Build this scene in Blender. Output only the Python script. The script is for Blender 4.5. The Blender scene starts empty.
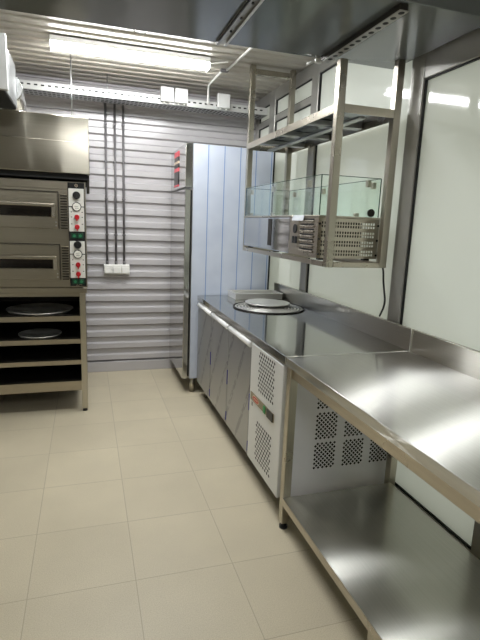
import bpy, bmesh, math, random
from mathutils import Vector, Matrix
random.seed(7)
scene = bpy.context.scene
COL = scene.collection
PI = math.pi

# ------------------------------------------------------------------ materials
def lin(c):
    out = []
    for v in c:
        v /= 255.0
        out.append(v/12.92 if v <= 0.04045 else ((v+0.055)/1.055)**2.4)
    return (*out, 1.0)

def new_mat(name):
    m = bpy.data.materials.new(name); m.use_nodes = True
    nt = m.node_tree
    return m, nt, nt.nodes['Principled BSDF']

def plain(name, rgb, rough=0.5, metal=0.0, spec=0.5, var=0.0, scale=20.0, bump=0.0):
    m, nt, b = new_mat(name)
    b.inputs['Roughness'].default_value = rough
    b.inputs['Metallic'].default_value = metal
    b.inputs['Specular IOR Level'].default_value = spec
    tc = nt.nodes.new('ShaderNodeTexCoord')
    n = nt.nodes.new('ShaderNodeTexNoise'); n.inputs['Scale'].default_value = scale
    n.inputs['Detail'].default_value = 3
    nt.links.new(tc.outputs['Object'], n.inputs['Vector'])
    r = nt.nodes.new('ShaderNodeValToRGB')
    c = lin(rgb)
    r.color_ramp.elements[0].position = 0.3; r.color_ramp.elements[1].position = 0.7
    r.color_ramp.elements[0].color = tuple(x*(1-var) for x in c[:3])+(1,)
    r.color_ramp.elements[1].color = tuple(min(1, x*(1+var)) for x in c[:3])+(1,)
    nt.links.new(n.outputs['Fac'], r.inputs['Fac'])
    nt.links.new(r.outputs['Color'], b.inputs['Base Color'])
    if bump:
        bp = nt.nodes.new('ShaderNodeBump'); bp.inputs['Strength'].default_value = bump
        bp.inputs['Distance'].default_value = 0.002
        nt.links.new(n.outputs['Fac'], bp.inputs['Height'])
        nt.links.new(bp.outputs['Normal'], b.inputs['Normal'])
    return m

def steel(name, rgb=(178, 174, 166), rough=0.28, axis='Y', var=0.06, rvar=0.08, aniso=0.0, tangent='Z', rot=0.0, wave=0.0, lobe=None):
    """brushed stainless: fine streaks running along `axis`"""
    m, nt, b = new_mat(name)
    b.inputs['Metallic'].default_value = 1.0
    tc = nt.nodes.new('ShaderNodeTexCoord')
    mp = nt.nodes.new('ShaderNodeMapping')
    s = [220.0, 220.0, 220.0]; s['XYZ'.index(axis)] = 2.0
    mp.inputs['Scale'].default_value = s
    nt.links.new(tc.outputs['Object'], mp.inputs['Vector'])
    n = nt.nodes.new('ShaderNodeTexNoise'); n.inputs['Scale'].default_value = 1.0
    n.inputs['Detail'].default_value = 2
    nt.links.new(mp.outputs['Vector'], n.inputs['Vector'])
    big = nt.nodes.new('ShaderNodeTexNoise'); big.inputs['Scale'].default_value = 3.5
    big.inputs['Detail'].default_value = 4
    nt.links.new(tc.outputs['Object'], big.inputs['Vector'])
    r = nt.nodes.new('ShaderNodeValToRGB'); c = lin(rgb)
    r.color_ramp.elements[0].position = 0.25; r.color_ramp.elements[1].position = 0.75
    r.color_ramp.elements[0].color = tuple(x*(1-var) for x in c[:3])+(1,)
    r.color_ramp.elements[1].color = tuple(min(1, x*(1+var)) for x in c[:3])+(1,)
    nt.links.new(n.outputs['Fac'], r.inputs['Fac'])
    nt.links.new(r.outputs['Color'], b.inputs['Base Color'])
    mr = nt.nodes.new('ShaderNodeMapRange')
    mr.inputs['From Min'].default_value = 0.3; mr.inputs['From Max'].default_value = 0.7
    mr.inputs['To Min'].default_value = max(0.02, rough-rvar); mr.inputs['To Max'].default_value = rough+rvar
    nt.links.new(big.outputs['Fac'], mr.inputs['Value'])
    nt.links.new(mr.outputs['Result'], b.inputs['Roughness'])
    if wave:
        bp = nt.nodes.new('ShaderNodeBump'); bp.inputs['Strength'].default_value = wave
        bp.inputs['Distance'].default_value = 0.01
        nt.links.new(big.outputs['Fac'], bp.inputs['Height'])
        nt.links.new(bp.outputs['Normal'], b.inputs['Normal'])
    if aniso:
        b.inputs['Anisotropic'].default_value = aniso
        b.inputs['Anisotropic Rotation'].default_value = rot
        t = nt.nodes.new('ShaderNodeTangent'); t.direction_type = 'RADIAL'; t.axis = tangent
        nt.links.new(t.outputs['Tangent'], b.inputs['Tangent'])
    if lobe:
        # second lobe: light fanned out across the grinding lines
        lr, la, lw = lobe
        b2 = nt.nodes.new('ShaderNodeBsdfAnisotropic')
        nt.links.new(r.outputs['Color'], b2.inputs['Color'])
        b2.inputs['Roughness'].default_value = lr
        b2.inputs['Anisotropy'].default_value = la; b2.inputs['Rotation'].default_value = rot
        t2 = nt.nodes.new('ShaderNodeTangent'); t2.direction_type = 'RADIAL'; t2.axis = tangent
        nt.links.new(t2.outputs['Tangent'], b2.inputs['Tangent'])
        ms = nt.nodes.new('ShaderNodeMixShader'); ms.inputs['Fac'].default_value = lw
        nt.links.new(b.outputs['BSDF'], ms.inputs[1]); nt.links.new(b2.outputs['BSDF'], ms.inputs[2])
        nt.links.new(ms.outputs['Shader'], nt.nodes['Material Output'].inputs['Surface'])
    return m

def thin_glass(name, tint=(250, 254, 252), refl=0.9):
    m, nt, b = new_mat(name); nt.nodes.remove(b)
    out = nt.nodes['Material Output']
    tr = nt.nodes.new('ShaderNodeBsdfTransparent'); tr.inputs['Color'].default_value = lin(tint)
    gl = nt.nodes.new('ShaderNodeBsdfGlossy'); gl.inputs['Roughness'].default_value = 0.02
    gl.inputs['Color'].default_value = (refl, refl, refl, 1)
    lw = nt.nodes.new('ShaderNodeLayerWeight'); lw.inputs['Blend'].default_value = 0.5
    p5 = nt.nodes.new('ShaderNodeMath'); p5.operation = 'POWER'; p5.inputs[1].default_value = 5.0
    nt.links.new(lw.outputs['Facing'], p5.inputs[0])
    ma = nt.nodes.new('ShaderNodeMath'); ma.operation = 'MULTIPLY_ADD'; ma.inputs[1].default_value = 0.9; ma.inputs[2].default_value = 0.04
    nt.links.new(p5.outputs[0], ma.inputs[0])
    mx = nt.nodes.new('ShaderNodeMixShader')
    nt.links.new(ma.outputs[0], mx.inputs['Fac'])
    nt.links.new(tr.outputs['BSDF'], mx.inputs[1]); nt.links.new(gl.outputs['BSDF'], mx.inputs[2])
    nt.links.new(mx.outputs['Shader'], out.inputs['Surface'])
    return m

def emitter(name, rgb, strength):
    m, nt, b = new_mat(name)
    b.inputs['Base Color'].default_value = lin((240, 240, 240))
    b.inputs['Emission Color'].default_value = lin(rgb)
    b.inputs['Emission Strength'].default_value = strength
    return m

def tile_floor():
    m, nt, b = new_mat('porcelain_tiles')
    T = 0.4125
    tc = nt.nodes.new('ShaderNodeTexCoord')
    sep = nt.nodes.new('ShaderNodeSeparateXYZ'); nt.links.new(tc.outputs['Object'], sep.inputs['Vector'])
    def math_(op, a, bv=None):
        n = nt.nodes.new('ShaderNodeMath'); n.operation = op
        for i, v in enumerate((a, bv)):
            if v is None: continue
            if isinstance(v, (int, float)): n.inputs[i].default_value = v
            else: nt.links.new(v, n.inputs[i])
        return n.outputs[0]
    def edge(o, off):
        u = math_('DIVIDE', math_('SUBTRACT', o, off), T)
        f = math_('FRACT', u)
        d = math_('ABSOLUTE', math_('SUBTRACT', f, 0.5))
        return math_('GREATER_THAN', d, 0.5-0.0045), math_('FLOOR', u)
    ex, ix = edge(sep.outputs['X'], 0.165); ey, iy = edge(sep.outputs['Y'], 1.78)
    grout = math_('MAXIMUM', ex, ey)
    comb = nt.nodes.new('ShaderNodeCombineXYZ'); nt.links.new(ix, comb.inputs[0]); nt.links.new(iy, comb.inputs[1])
    wn = nt.nodes.new('ShaderNodeTexWhiteNoise'); nt.links.new(comb.outputs[0], wn.inputs['Vector'])
    sp = nt.nodes.new('ShaderNodeTexNoise'); sp.inputs['Scale'].default_value = 260; sp.inputs['Detail'].default_value = 2
    nt.links.new(tc.outputs['Object'], sp.inputs['Vector'])
    bl = nt.nodes.new('ShaderNodeTexNoise'); bl.inputs['Scale'].default_value = 2.6; bl.inputs['Detail'].default_value = 5
    nt.links.new(tc.outputs['Object'], bl.inputs['Vector'])
    r1 = nt.nodes.new('ShaderNodeValToRGB')
    r1.color_ramp.elements[0].position = 0.28; r1.color_ramp.elements[1].position = 0.62
    r1.color_ramp.elements[0].color = lin((186, 175, 150)); r1.color_ramp.elements[1].color = lin((206, 196, 171))
    nt.links.new(sp.outputs['Fac'], r1.inputs['Fac'])
    # worn / dusty patches and a slight tone per tile
    dirt = nt.nodes.new('ShaderNodeMapRange'); dirt.inputs['From Min'].default_value = 0.35; dirt.inputs['From Max'].default_value = 0.7
    dirt.inputs['To Min'].default_value = 0.93; dirt.inputs['To Max'].default_value = 1.03
    nt.links.new(bl.outputs['Fac'], dirt.inputs['Value'])
    tone = nt.nodes.new('ShaderNodeMapRange'); tone.inputs['To Min'].default_value = 0.97; tone.inputs['To Max'].default_value = 1.03
    nt.links.new(wn.outputs['Value'], tone.inputs['Value'])
    k = math_('MULTIPLY', dirt.outputs['Result'], tone.outputs['Result'])
    vm = nt.nodes.new('ShaderNodeVectorMath'); vm.operation = 'SCALE'
    nt.links.new(r1.outputs['Color'], vm.inputs[0]); nt.links.new(k, vm.inputs['Scale'])
    mx = nt.nodes.new('ShaderNodeMix'); mx.data_type = 'RGBA'
    nt.links.new(grout, mx.inputs['Factor']); nt.links.new(vm.outputs[0], mx.inputs['A'])
    mx.inputs['B'].default_value = lin((170, 160, 138))
    nt.links.new(mx.outputs['Result'], b.inputs['Base Color'])
    b.inputs['Roughness'].default_value = 0.42
    b.inputs['Specular IOR Level'].default_value = 0.35
    return m

def film_door():
    """steel door still under its protective film: faint slanted print"""
    m, nt, b = new_mat('filmed_steel')
    tc = nt.nodes.new('ShaderNodeTexCoord')
    mp = nt.nodes.new('ShaderNodeMapping'); mp.inputs['Rotation'].default_value = (math.radians(-32), 0, 0)
    nt.links.new(tc.outputs['Object'], mp.inputs['Vector'])
    sep = nt.nodes.new('ShaderNodeSeparateXYZ'); nt.links.new(mp.outputs['Vector'], sep.inputs['Vector'])
    w = nt.nodes.new('ShaderNodeTexWave'); w.wave_type = 'BANDS'; w.bands_direction = 'Y'
    w.inputs['Scale'].default_value = 1.5; w.inputs['Distortion'].default_value = 0.0
    nt.links.new(mp.outputs['Vector'], w.inputs['Vector'])
    mp2 = nt.nodes.new('ShaderNodeMapping'); mp2.inputs['Scale'].default_value = (1, 60, 26)
    nt.links.new(mp.outputs['Vector'], mp2.inputs['Vector'])
    n = nt.nodes.new('ShaderNodeTexNoise'); n.inputs['Scale'].default_value = 1; nt.links.new(mp2.outputs['Vector'], n.inputs['Vector'])
    g = nt.nodes.new('ShaderNodeMath'); g.operation = 'GREATER_THAN'; g.inputs[1].default_value = 0.93
    nt.links.new(w.outputs['Fac'], g.inputs[0])
    g2 = nt.nodes.new('ShaderNodeMath'); g2.operation = 'GREATER_THAN'; g2.inputs[1].default_value = 0.46
    nt.links.new(n.outputs['Fac'], g2.inputs[0])
    mu = nt.nodes.new('ShaderNodeMath'); mu.operation = 'MULTIPLY'
    nt.links.new(g.outputs[0], mu.inputs[0]); nt.links.new(g2.outputs[0], mu.inputs[1])
    mx = nt.nodes.new('ShaderNodeMix'); mx.data_type = 'RGBA'
    mx.inputs['A'].default_value = lin((170, 171, 172)); mx.inputs['B'].default_value = lin((142, 142, 146))
    nt.links.new(mu.outputs[0], mx.inputs['Factor']); nt.links.new(mx.outputs['Result'], b.inputs['Base Color'])
    b.inputs['Metallic'].default_value = 0.75; b.inputs['Roughness'].default_value = 0.36
    return m

def striped_film():
    """pale blue protective film with thin blue lines every 87 mm along x"""
    m, nt, b = new_mat('striped_blue_film')
    tc = nt.nodes.new('ShaderNodeTexCoord')
    sep = nt.nodes.new('ShaderNodeSeparateXYZ'); nt.links.new(tc.outputs['Object'], sep.inputs['Vector'])
    def mm(op, a, v):
        n = nt.nodes.new('ShaderNodeMath'); n.operation = op; nt.links.new(a, n.inputs[0]); n.inputs[1].default_value = v; return n.outputs[0]
    f = mm('FRACT', mm('DIVIDE', mm('SUBTRACT', sep.outputs['X'], 0.857), 0.1335), 0)
    g = mm('GREATER_THAN', mm('ABSOLUTE', mm('SUBTRACT', f, 0.5), 0), 0.47)
    no = nt.nodes.new('ShaderNodeTexNoise'); no.inputs['Scale'].default_value = 5
    nt.links.new(tc.outputs['Object'], no.inputs['Vector'])
    r = nt.nodes.new('ShaderNodeValToRGB'); r.color_ramp.elements[0].position = .3; r.color_ramp.elements[1].position = .7
    r.color_ramp.elements[0].color = lin((182, 190, 206)); r.color_ramp.elements[1].color = lin((194, 201, 214))
    nt.links.new(no.outputs['Fac'], r.inputs['Fac'])
    mx = nt.nodes.new('ShaderNodeMix'); mx.data_type = 'RGBA'
    nt.links.new(r.outputs['Color'], mx.inputs['A']); mx.inputs['B'].default_value = lin((120, 146, 190))
    nt.links.new(g, mx.inputs['Factor']); nt.links.new(mx.outputs['Result'], b.inputs['Base Color'])
    b.inputs['Roughness'].default_value = 0.35
    return m

M = {}
M['floor'] = tile_floor()
M['wall'] = plain('painted_profile_sheet', (182, 179, 180), 0.24, 0, 0.75, 0.03, 3)
M['ceil'] = plain('painted_ceiling_sheet', (186, 181, 170), 0.36, 0, 0.6, 0.03, 3)
M['bulk'] = plain('dark_grey_panel', (88, 92, 90), 0.16, 0.0, 0.75, 0.08, 1.4)
M['alu'] = plain('grey_aluminium', (158, 156, 150), 0.32, 0.35, 0.5, 0.03, 6)
M['pane'] = plain('pale_green_backed_glass', (226, 233, 226), 0.07, 0, 0.6, 0.015, 1.2)
def frosted_pane():
    m, nt, b = new_mat('frosted_green_glass')
    b.inputs['Base Color'].default_value = lin((216, 219, 214))
    b.inputs['Roughness'].default_value = 0.06; b.inputs['Specular IOR Level'].default_value = 0.75
    tr = nt.nodes.new('ShaderNodeBsdfTranslucent')
    tc = nt.nodes.new('ShaderNodeTexCoord'); n = nt.nodes.new('ShaderNodeTexNoise'); n.inputs['Scale'].default_value = 1.3
    nt.links.new(tc.outputs['Object'], n.inputs['Vector'])
    r = nt.nodes.new('ShaderNodeValToRGB')
    r.color_ramp.elements[0].position = .3; r.color_ramp.elements[1].position = .7
    r.color_ramp.elements[0].color = lin((230, 226, 217)); r.color_ramp.elements[1].color = lin((236, 232, 223))
    nt.links.new(n.outputs['Fac'], r.inputs['Fac']); nt.links.new(r.outputs['Color'], tr.inputs['Color'])
    mx = nt.nodes.new('ShaderNodeMixShader'); mx.inputs['Fac'].default_value = 0.4
    nt.links.new(b.outputs['BSDF'], mx.inputs[1]); nt.links.new(tr.outputs['BSDF'], mx.inputs[2])
    nt.links.new(mx.outputs['Shader'], nt.nodes['Material Output'].inputs['Surface'])
    return m
M['pane'] = frosted_pane()
M['gasket'] = plain('black_rubber', (16, 17, 17), 0.6)
M['plain_wall'] = plain('pale_panel_wall', (214, 213, 208), 0.45)
M['front_wall'] = plain('dark_panel_wall', (96, 95, 92), 0.4)
M['steel_top'] = steel('brushed_steel_top', (216, 215, 210), 0.11, 'Y', 0.04, 0.03, 0.5, 'X', 0.0, wave=0.015, lobe=(0.36, 0.80, 0.5))
M['steel_counter'] = steel('smooth_steel_top', (196, 196, 192), 0.09, 'Y', 0.03, 0.02, 0.4, 'X', 0.0, wave=0.012, lobe=(0.34, 0.80, 0.16))
M['steel_splash'] = steel('brushed_steel_splash', (206, 203, 196), 0.16, 'Y', 0.04, 0.03, 0.5, 'Z', 0.0, lobe=(0.31, 0.82, 0.5))
M['steel_shelf'] = steel('brushed_steel_shelf', (206, 205, 198), 0.2, 'Y', 0.05, 0.04, 0.5, 'X', 0.0, lobe=(0.31, 0.82, 0.45))
M['steel_leg'] = steel('steel_tube', (186, 180, 166), 0.3, 'Z', 0.05, 0.05)
M['steel_edge'] = steel('steel_beam', (192, 184, 170), 0.3, 'Y', 0.05, 0.05)
M['steel_hood'] = steel('brushed_hood_steel', (196, 190, 176), 0.18, 'X', 0.04, 0.03, 0.5, 'Z', 0.0, lobe=(0.35, 0.925, 0.6))
M['steel_oven'] = steel('oven_steel', (168, 160, 144), 0.34, 'X', 0.04, 0.04, 0.6, 'Z', 0.0)
M['steel_mirror'] = steel('polished_steel', (196, 196, 194), 0.1, 'Z', 0.03, 0.03)
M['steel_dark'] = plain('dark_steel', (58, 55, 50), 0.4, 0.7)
M['galv'] = steel('galvanised_steel', (176, 178, 178), 0.38, 'X', 0.10, 0.1)
M['zinc'] = plain('zinc_white_tray', (205, 205, 202), 0.4, 0.35)
M['foil'] = plain('crinkled_foil', (200, 200, 198), 0.22, 1.0, 0.5, 0.1, 26, 1.0)
M['filmdoor'] = film_door()
M['film'] = striped_film()
M['grip'] = plain('white_grip_lacquer', (236, 236, 234), 0.25, 0, 0.6)
M['white_metal'] = plain('white_lacquer', (214, 214, 211), 0.35, 0, 0.5, 0.01)
M['lilac_metal'] = plain('pale_sheet', (228, 228, 232), 0.3, 0.0, 0.6, 0.015, 4)
M['hole'] = plain('dark_opening', (14, 14, 14), 0.8)
M['white'] = plain('white_plastic', (228, 227, 222), 0.4)
M['box_white'] = plain('greyed_white_plastic', (206, 206, 203), 0.45)
M['pipe'] = plain('dark_grey_conduit', (104, 102, 103), 0.45)
M['black'] = plain('black_plastic', (18, 18, 19), 0.35)
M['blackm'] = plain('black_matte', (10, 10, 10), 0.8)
M['red'] = plain('red_knob', (176, 28, 36), 0.3)
M['pink'] = plain('pink_red_label', (226, 78, 92), 0.4)
M['green'] = plain('dark_green_switch', (18, 62, 42), 0.35)
M['greenlight'] = plain('green_button', (40, 120, 78), 0.35)
M['greenbright'] = plain('bright_green_rocker', (24, 140, 70), 0.35)
M['plate_white'] = plain('white_instrument_plate', (214, 212, 204), 0.35)
M['gauge'] = plain('dial_face', (226, 224, 214), 0.3)
M['ink'] = plain('printed_grey', (96, 94, 90), 0.5)
M['redlogo'] = plain('red_oval_label', (190, 66, 52), 0.4)
M['olive'] = plain('olive_strip', (140, 128, 104), 0.4)
M['cream'] = plain('cream_label', (218, 196, 170), 0.4)
M['blue'] = plain('blue_tape', (36, 40, 150), 0.4)
M['glass'] = thin_glass('display_glass')
M['glass_edge'] = plain('green_glass_edge', (38, 66, 54), 0.15)
M['oven_glass'] = plain('dark_oven_glass', (30, 25, 20), 0.12, 0, 0.6)
M['pan'] = steel('aluminium_pan', (206, 205, 200), 0.26, 'X', 0.03, 0.05)
M['pan_matte'] = plain('matte_aluminium', (222, 221, 216), 0.3, 0.7)
M['pan_dark'] = plain('dark_pan_rim', (52, 50, 48), 0.4, 0.8)
M['silver'] = plain('silver_sticker', (222, 228, 234), 0.2, 0.3)
for k_, e_ in (('lamp_far', 72.0), ('lamp_mid', 62.0), ('lamp_near', 70.0)):
    M[k_] = emitter('fluorescent_diffuser_'+k_[5:], (250, 252, 253), e_)
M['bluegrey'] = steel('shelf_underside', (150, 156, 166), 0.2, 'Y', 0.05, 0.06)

# ------------------------------------------------------------------ mesh builder
class MB:
    def __init__(self):
        self.bm = bmesh.new(); self.mats = []
    def mi(self, m):
        if m is None: m = self.mats[0] if self.mats else None
        if m not in self.mats: self.mats.append(m)
        return self.mats.index(m)
    def _tag(self, faces, m, smooth=False):
        i = self.mi(m)
        for f in faces: f.material_index = i; f.smooth = smooth
    def box(self, x0, x1, y0, y1, z0, z1, m=None, bev=0.0, seg=1):
        vs = [self.bm.verts.new((x, y, z)) for x in (x0, x1) for y in (y0, y1) for z in (z0, z1)]
        idx = [(0,1,3,2), (4,6,7,5), (0,4,5,1), (2,3,7,6), (0,2,6,4), (1,5,7,3)]
        fs = [self.bm.faces.new([vs[i] for i in f]) for f in idx]
        self._tag(fs, m)
        if bev > 0:
            es = list({e for f in fs for e in f.edges})
            r = bmesh.ops.bevel(self.bm, geom=es, offset=bev, segments=seg, affect='EDGES', profile=0.5, clamp_overlap=True)
            self._tag(r['faces'], m)
        return self
    def prism(self, pts, axis, a0, a1, m=None, smooth=False, caps=True):
        """polygon pts (2-D) extruded along axis"""
        def P(u, v, a):
            return {'X': (a, u, v), 'Y': (u, a, v), 'Z': (u, v, a)}[axis]
        A = [self.bm.verts.new(P(u, v, a0)) for u, v in pts]
        B = [self.bm.verts.new(P(u, v, a1)) for u, v in pts]
        n = len(pts); fs = []
        for i in range(n):
            fs.append(self.bm.faces.new([A[i], A[(i+1) % n], B[(i+1) % n], B[i]]))
        self._tag(fs, m, smooth)
        if caps:
            self._tag([self.bm.faces.new(A[::-1]), self.bm.faces.new(B)], m)
        return self
    def cyl(self, c, axis, r, l, m=None, seg=20, r2=None):
        """cylinder starting at c and running l along axis"""
        c = Vector(c); d = Vector({'X': (1,0,0), 'Y': (0,1,0), 'Z': (0,0,1)}[axis]) if isinstance(axis, str) else Vector(axis).normalized()
        u = d.orthogonal().normalized(); v = d.cross(u)
        r2 = r if r2 is None else r2
        A = []; B = []
        for i in range(seg):
            a = 2*PI*i/seg; o = u*math.cos(a)+v*math.sin(a)
            A.append(self.bm.verts.new(c+o*r)); B.append(self.bm.verts.new(c+o*r2+d*l))
        self._tag([self.bm.faces.new([A[i], A[(i+1) % seg], B[(i+1) % seg], B[i]]) for i in range(seg)], m, True)
        self._tag([self.bm.faces.new(A[::-1]), self.bm.faces.new(B)], m)
        return self
    def lathe(self, prof, c=(0,0,0), m=None, seg=48, mats=None):
        """profile (r, z) revolved about z through c; open polyline"""
        rings = []
        for r, z in prof:
            if r < 1e-5: rings.append([self.bm.verts.new((c[0], c[1], c[2]+z))])
            else: rings.append([self.bm.verts.new((c[0]+r*math.cos(2*PI*i/seg), c[1]+r*math.sin(2*PI*i/seg), c[2]+z)) for i in range(seg)])
        for k in range(len(rings)-1):
            a, b = rings[k], rings[k+1]; fs = []
            for i in range(seg):
                j = (i+1) % seg
                if len(a) == 1 and len(b) == 1: continue
                if len(a) == 1: fs.append(self.bm.faces.new([a[0], b[j], b[i]]))
                elif len(b) == 1: fs.append(self.bm.faces.new([a[i], a[j], b[0]]))
                else: fs.append(self.bm.faces.new([a[i], a[j], b[j], b[i]]))
            self._tag(fs, mats[k] if mats else m, True)
        return self
    def tube(self, pts, r, m=None, seg=10, caps=True):
        pts = [Vector(p) for p in pts]; rings = []; u = None
        for i, p in enumerate(pts):
            d = (pts[min(i+1, len(pts)-1)]-pts[max(i-1, 0)]).normalized()
            if u is None: u = d.orthogonal().normalized()
            else: u = (u-d*u.dot(d)).normalized()
            v = d.cross(u)
            rings.append([self.bm.verts.new(p+(u*math.cos(2*PI*k/seg)+v*math.sin(2*PI*k/seg))*r) for k in range(seg)])
        fs = []
        for a, b in zip(rings, rings[1:]):
            for k in range(seg): fs.append(self.bm.faces.new([a[k], a[(k+1) % seg], b[(k+1) % seg], b[k]]))
        self._tag(fs, m, True)
        if caps: self._tag([self.bm.faces.new(rings[0][::-1]), self.bm.faces.new(rings[-1])], m)
        return self
    def face(self, pts, m=None):
        self._tag([self.bm.faces.new([self.bm.verts.new(p) for p in pts])], m); return self
    def holes_x(self, x, cells, m):            # thin dark openings on a plane x = const: polygons in (y, z)
        for poly in cells: self.face([(x, y, z) for y, z in poly], m)
        return self
    def holes_y(self, y, cells, m):
        for poly in cells: self.face([(x, y, z) for x, z in poly], m)
        return self
    def build(self, name, m=None, parent=None, wn=False):
        bmesh.ops.recalc_face_normals(self.bm, faces=self.bm.faces[:])
        me = bpy.data.meshes.new(name); self.bm.to_mesh(me); self.bm.free()
        mats = [x for x in self.mats]
        for x in mats: me.materials.append(x if x is not None else m)
        o = bpy.data.objects.new(name, me); COL.objects.link(o)
        if parent is not None:
            o.parent = parent
            o.matrix_parent_inverse = Matrix.Identity(4)
            off = Vector((0,0,0)); p = parent
            while p is not None: off += p.location; p = p.parent
            o.location = (0,0,0)
            me.transform(Matrix.Translation(-off))
        return o

def tag(o, label, cat, group=None, kind=None):
    if label: o['label'] = label
    if cat: o['category'] = cat
    if group: o['group'] = group
    if kind: o['kind'] = kind
    return o
def thing(name, loc, label, cat, group=None):
    o = bpy.data.objects.new(name, None); o.empty_display_size = 0.1
    COL.objects.link(o); o.location = loc
    return tag(o, label, cat, group)
def struct(o, label=None, cat=None):
    return tag(o, label, cat, None, 'structure')
def B(*a, m=None, bev=0.0, seg=1): return MB().box(*a, m=m, bev=bev, seg=seg)

def duplicate(root, loc, label, group=None):
    r = root.copy(); COL.objects.link(r); r.location = loc; r['label'] = label
    if group: r['group'] = group
    for ch in list(root.children):
        c = ch.copy(); COL.objects.link(c); c.parent = r
        for g in list(ch.children):
            d = g.copy(); COL.objects.link(d); d.parent = c
    return r

# ------------------------------------------------------------------ room
X0, X1, Y0, Y1, ZC = -1.35, 1.60, -2.3, 4.69, 2.60
def profile(t0, t1, phase, period=0.115, depth=0.024, crest=0.044, web=0.0135):
    """(t, out) polyline of trapezoidal cladding; a crest ends (falls back) at phase + k*period"""
    pts = []
    k0 = int((t0-phase)/period)-2
    k = k0
    while True:
        e = phase+k*period
        for t, o in ((e-crest-web, 0), (e-crest, depth), (e, depth), (e+web, 0)):
            if t0 <= t <= t1: pts.append((t, o))
        if e > t1+period: break
        k += 1
    def val(t):
        f = (t-phase) % period
        if f < web: return depth*(1-f/web)
        if f < period-crest-web: return 0
        if f < period-crest: return depth*(f-(period-crest-web))/web
        return depth
    return [(t0, val(t0))]+pts+[(t1, val(t1))]

b = MB()
pr = profile(0.0, 2.70, 1.310)
b.prism([(Y1+0.018-o, t) for t, o in pr]+[(Y1+0.06, 2.70), (Y1+0.06, 0.0)], 'X', X0-0.05, X1+0.1, M['wall'])
struct(b.build('wall_back'), 'grey wall of horizontal profiled steel sheet behind the fridge', 'wall')
b = MB()
pr = profile(Y0, Y1+0.06, 2.46, depth=0.012)
b.prism([(t, ZC+0.012-o) for t, o in pr]+[(Y1+0.06, ZC+0.08), (Y0, ZC+0.08)], 'X', X0-0.05, X1+0.1, M['ceil'])
struct(b.build('ceiling'), 'ribbed pale sheet metal ceiling', 'ceiling')
struct(B(X0-0.05, X1+0.1, Y0-0.05, Y1+0.06, -0.06, 0.0, m=M['floor']).build('floor'), 'beige speckled tile floor', 'floor')
struct(B(X0-0.06, X0, Y0-0.05, Y1, 0, 2.62, m=M['plain_wall']).build('wall_left'))
struct(B(X0, X1+0.1, Y0-0.06, Y0, 0, 2.62, m=M['front_wall']).build('wall_front'))
struct(B(X0, 1.555, Y1-0.016, Y1-0.0085, 0.0, 0.098, m=M['wall'], bev=0.002).build('baseboard_back'), 'grey flat flashing strip along the foot of the ribbed wall', 'baseboard')
# dropped boxed-in beam across the ceiling
struct(B(X0, X1-0.03, 1.73, 2.425, 2.282, ZC+0.005, m=M['bulk'], bev=0.004, seg=2).build('trim_1'), 'dark grey boxed beam across the ceiling', 'beam')

# window wall on the right: one aluminium frame, separate panes
FX0, FX1 = 1.578, 1.66
mull = [(-2.3, -2.2), (-1.05, -0.95), (0.30, 0.40), (1.40, 1.492), (2.165, 2.272), (3.345, 3.457), (4.18, 4.32), (4.60, 4.69)]
f = MB()
for a, c in mull: f.box(FX0, FX1, a, c, 0.0, ZC, M['alu'], 0.003)
for (a, c), (d, e) in zip(mull, mull[1:]):
    top = 2.175 if d < 2.2 else 2.505
    f.box(FX0+0.001, FX1, c, d, top, ZC, M['alu'], 0.002)
    f.box(FX0+0.001, FX1, c, d, 0.0, 0.082, M['alu'], 0.002)
    if c > 3.4: f.box(FX0+0.002, FX1, c, d, 2.33, 2.38, M['alu'], 0.002)
struct(f.build('wall_right'), 'grey aluminium frame of the glazed right wall', 'wall')
n = 0
for (a, c), (d, e) in zip(mull, mull[1:]):
    top = 2.175 if d < 2.2 else 2.505
    spans = [(0.082, top)] if c < 3.4 else [(0.082, 2.33), (2.38, top)]
    for z0, z1 in spans:
        n += 1
        # clear sheet with a frosted film on its inner face
        wb = MB().box(FX0+0.0225, FX0+0.029, c+0.001, d-0.001, z0+0.001, z1-0.001, M['glass'])
        wb.box(FX0+0.021, FX0+0.022, c+0.001, d-0.001, z0+0.001, z1-0.001, M['pane'])
        for fc_ in wb.bm.faces:
            if fc_.material_index == 1 and fc_.calc_center_median().x > FX0+0.0213: fc_.material_index = 0
        w = wb.build('window_%d' % n)
        struct(w)
        g = MB(); t = 0.0065; gx0, gx1 = FX0+0.008, FX0+0.0205
        g.box(gx0, gx1, c+0.0005, c+t, z0, z1, M['gasket']); g.box(gx0, gx1, d-t, d-0.0005, z0, z1, M['gasket'])
        g.box(gx0, gx1, c+t, d-t, z0+0.0005, z0+t, M['gasket']); g.box(gx0, gx1, c+t, d-t, z1-t, z1-0.0005, M['gasket'])
        g.build('gasket', parent=w)

# ------------------------------------------------------------------ lights
def ceiling_light(y, label, lm):
    t = thing('ceiling_light', (0.335, y, ZC), label, 'ceiling light')
    B(-0.20, 0.87, y-0.062, y+0.062, 2.565, 2.5995, m=M['white'], bev=0.006, seg=2).build('housing', parent=t)
    pts = [(y+0.055*math.cos(a), 2.5645-0.036*math.sin(a)) for a in [PI*i/10 for i in range(11)]]
    MB().prism(pts, 'X', -0.195, 0.865, M[lm]).build('diffuser', parent=t)
    for x in (-0.203, 0.864): B(x, x+0.009, y-0.058, y+0.058, 2.526, 2.5649, m=M['white'], bev=0.002).build('end_cap', parent=t)
    cb = MB().tube([(0.8735, y, 2.58), (0.91, y, 2.581), (0.96, y-0.03, 2.584), (1.0, y-0.05, 2.586)], 0.005, M['white']); cb.build('lead', parent=t)
    return t
ceiling_light(3.70, 'long white fluorescent ceiling light glowing above the oven and ribbed wall', 'lamp_far')
ceiling_light(2.76, 'long white fluorescent ceiling light right behind the dark ceiling beam', 'lamp_mid')
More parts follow.
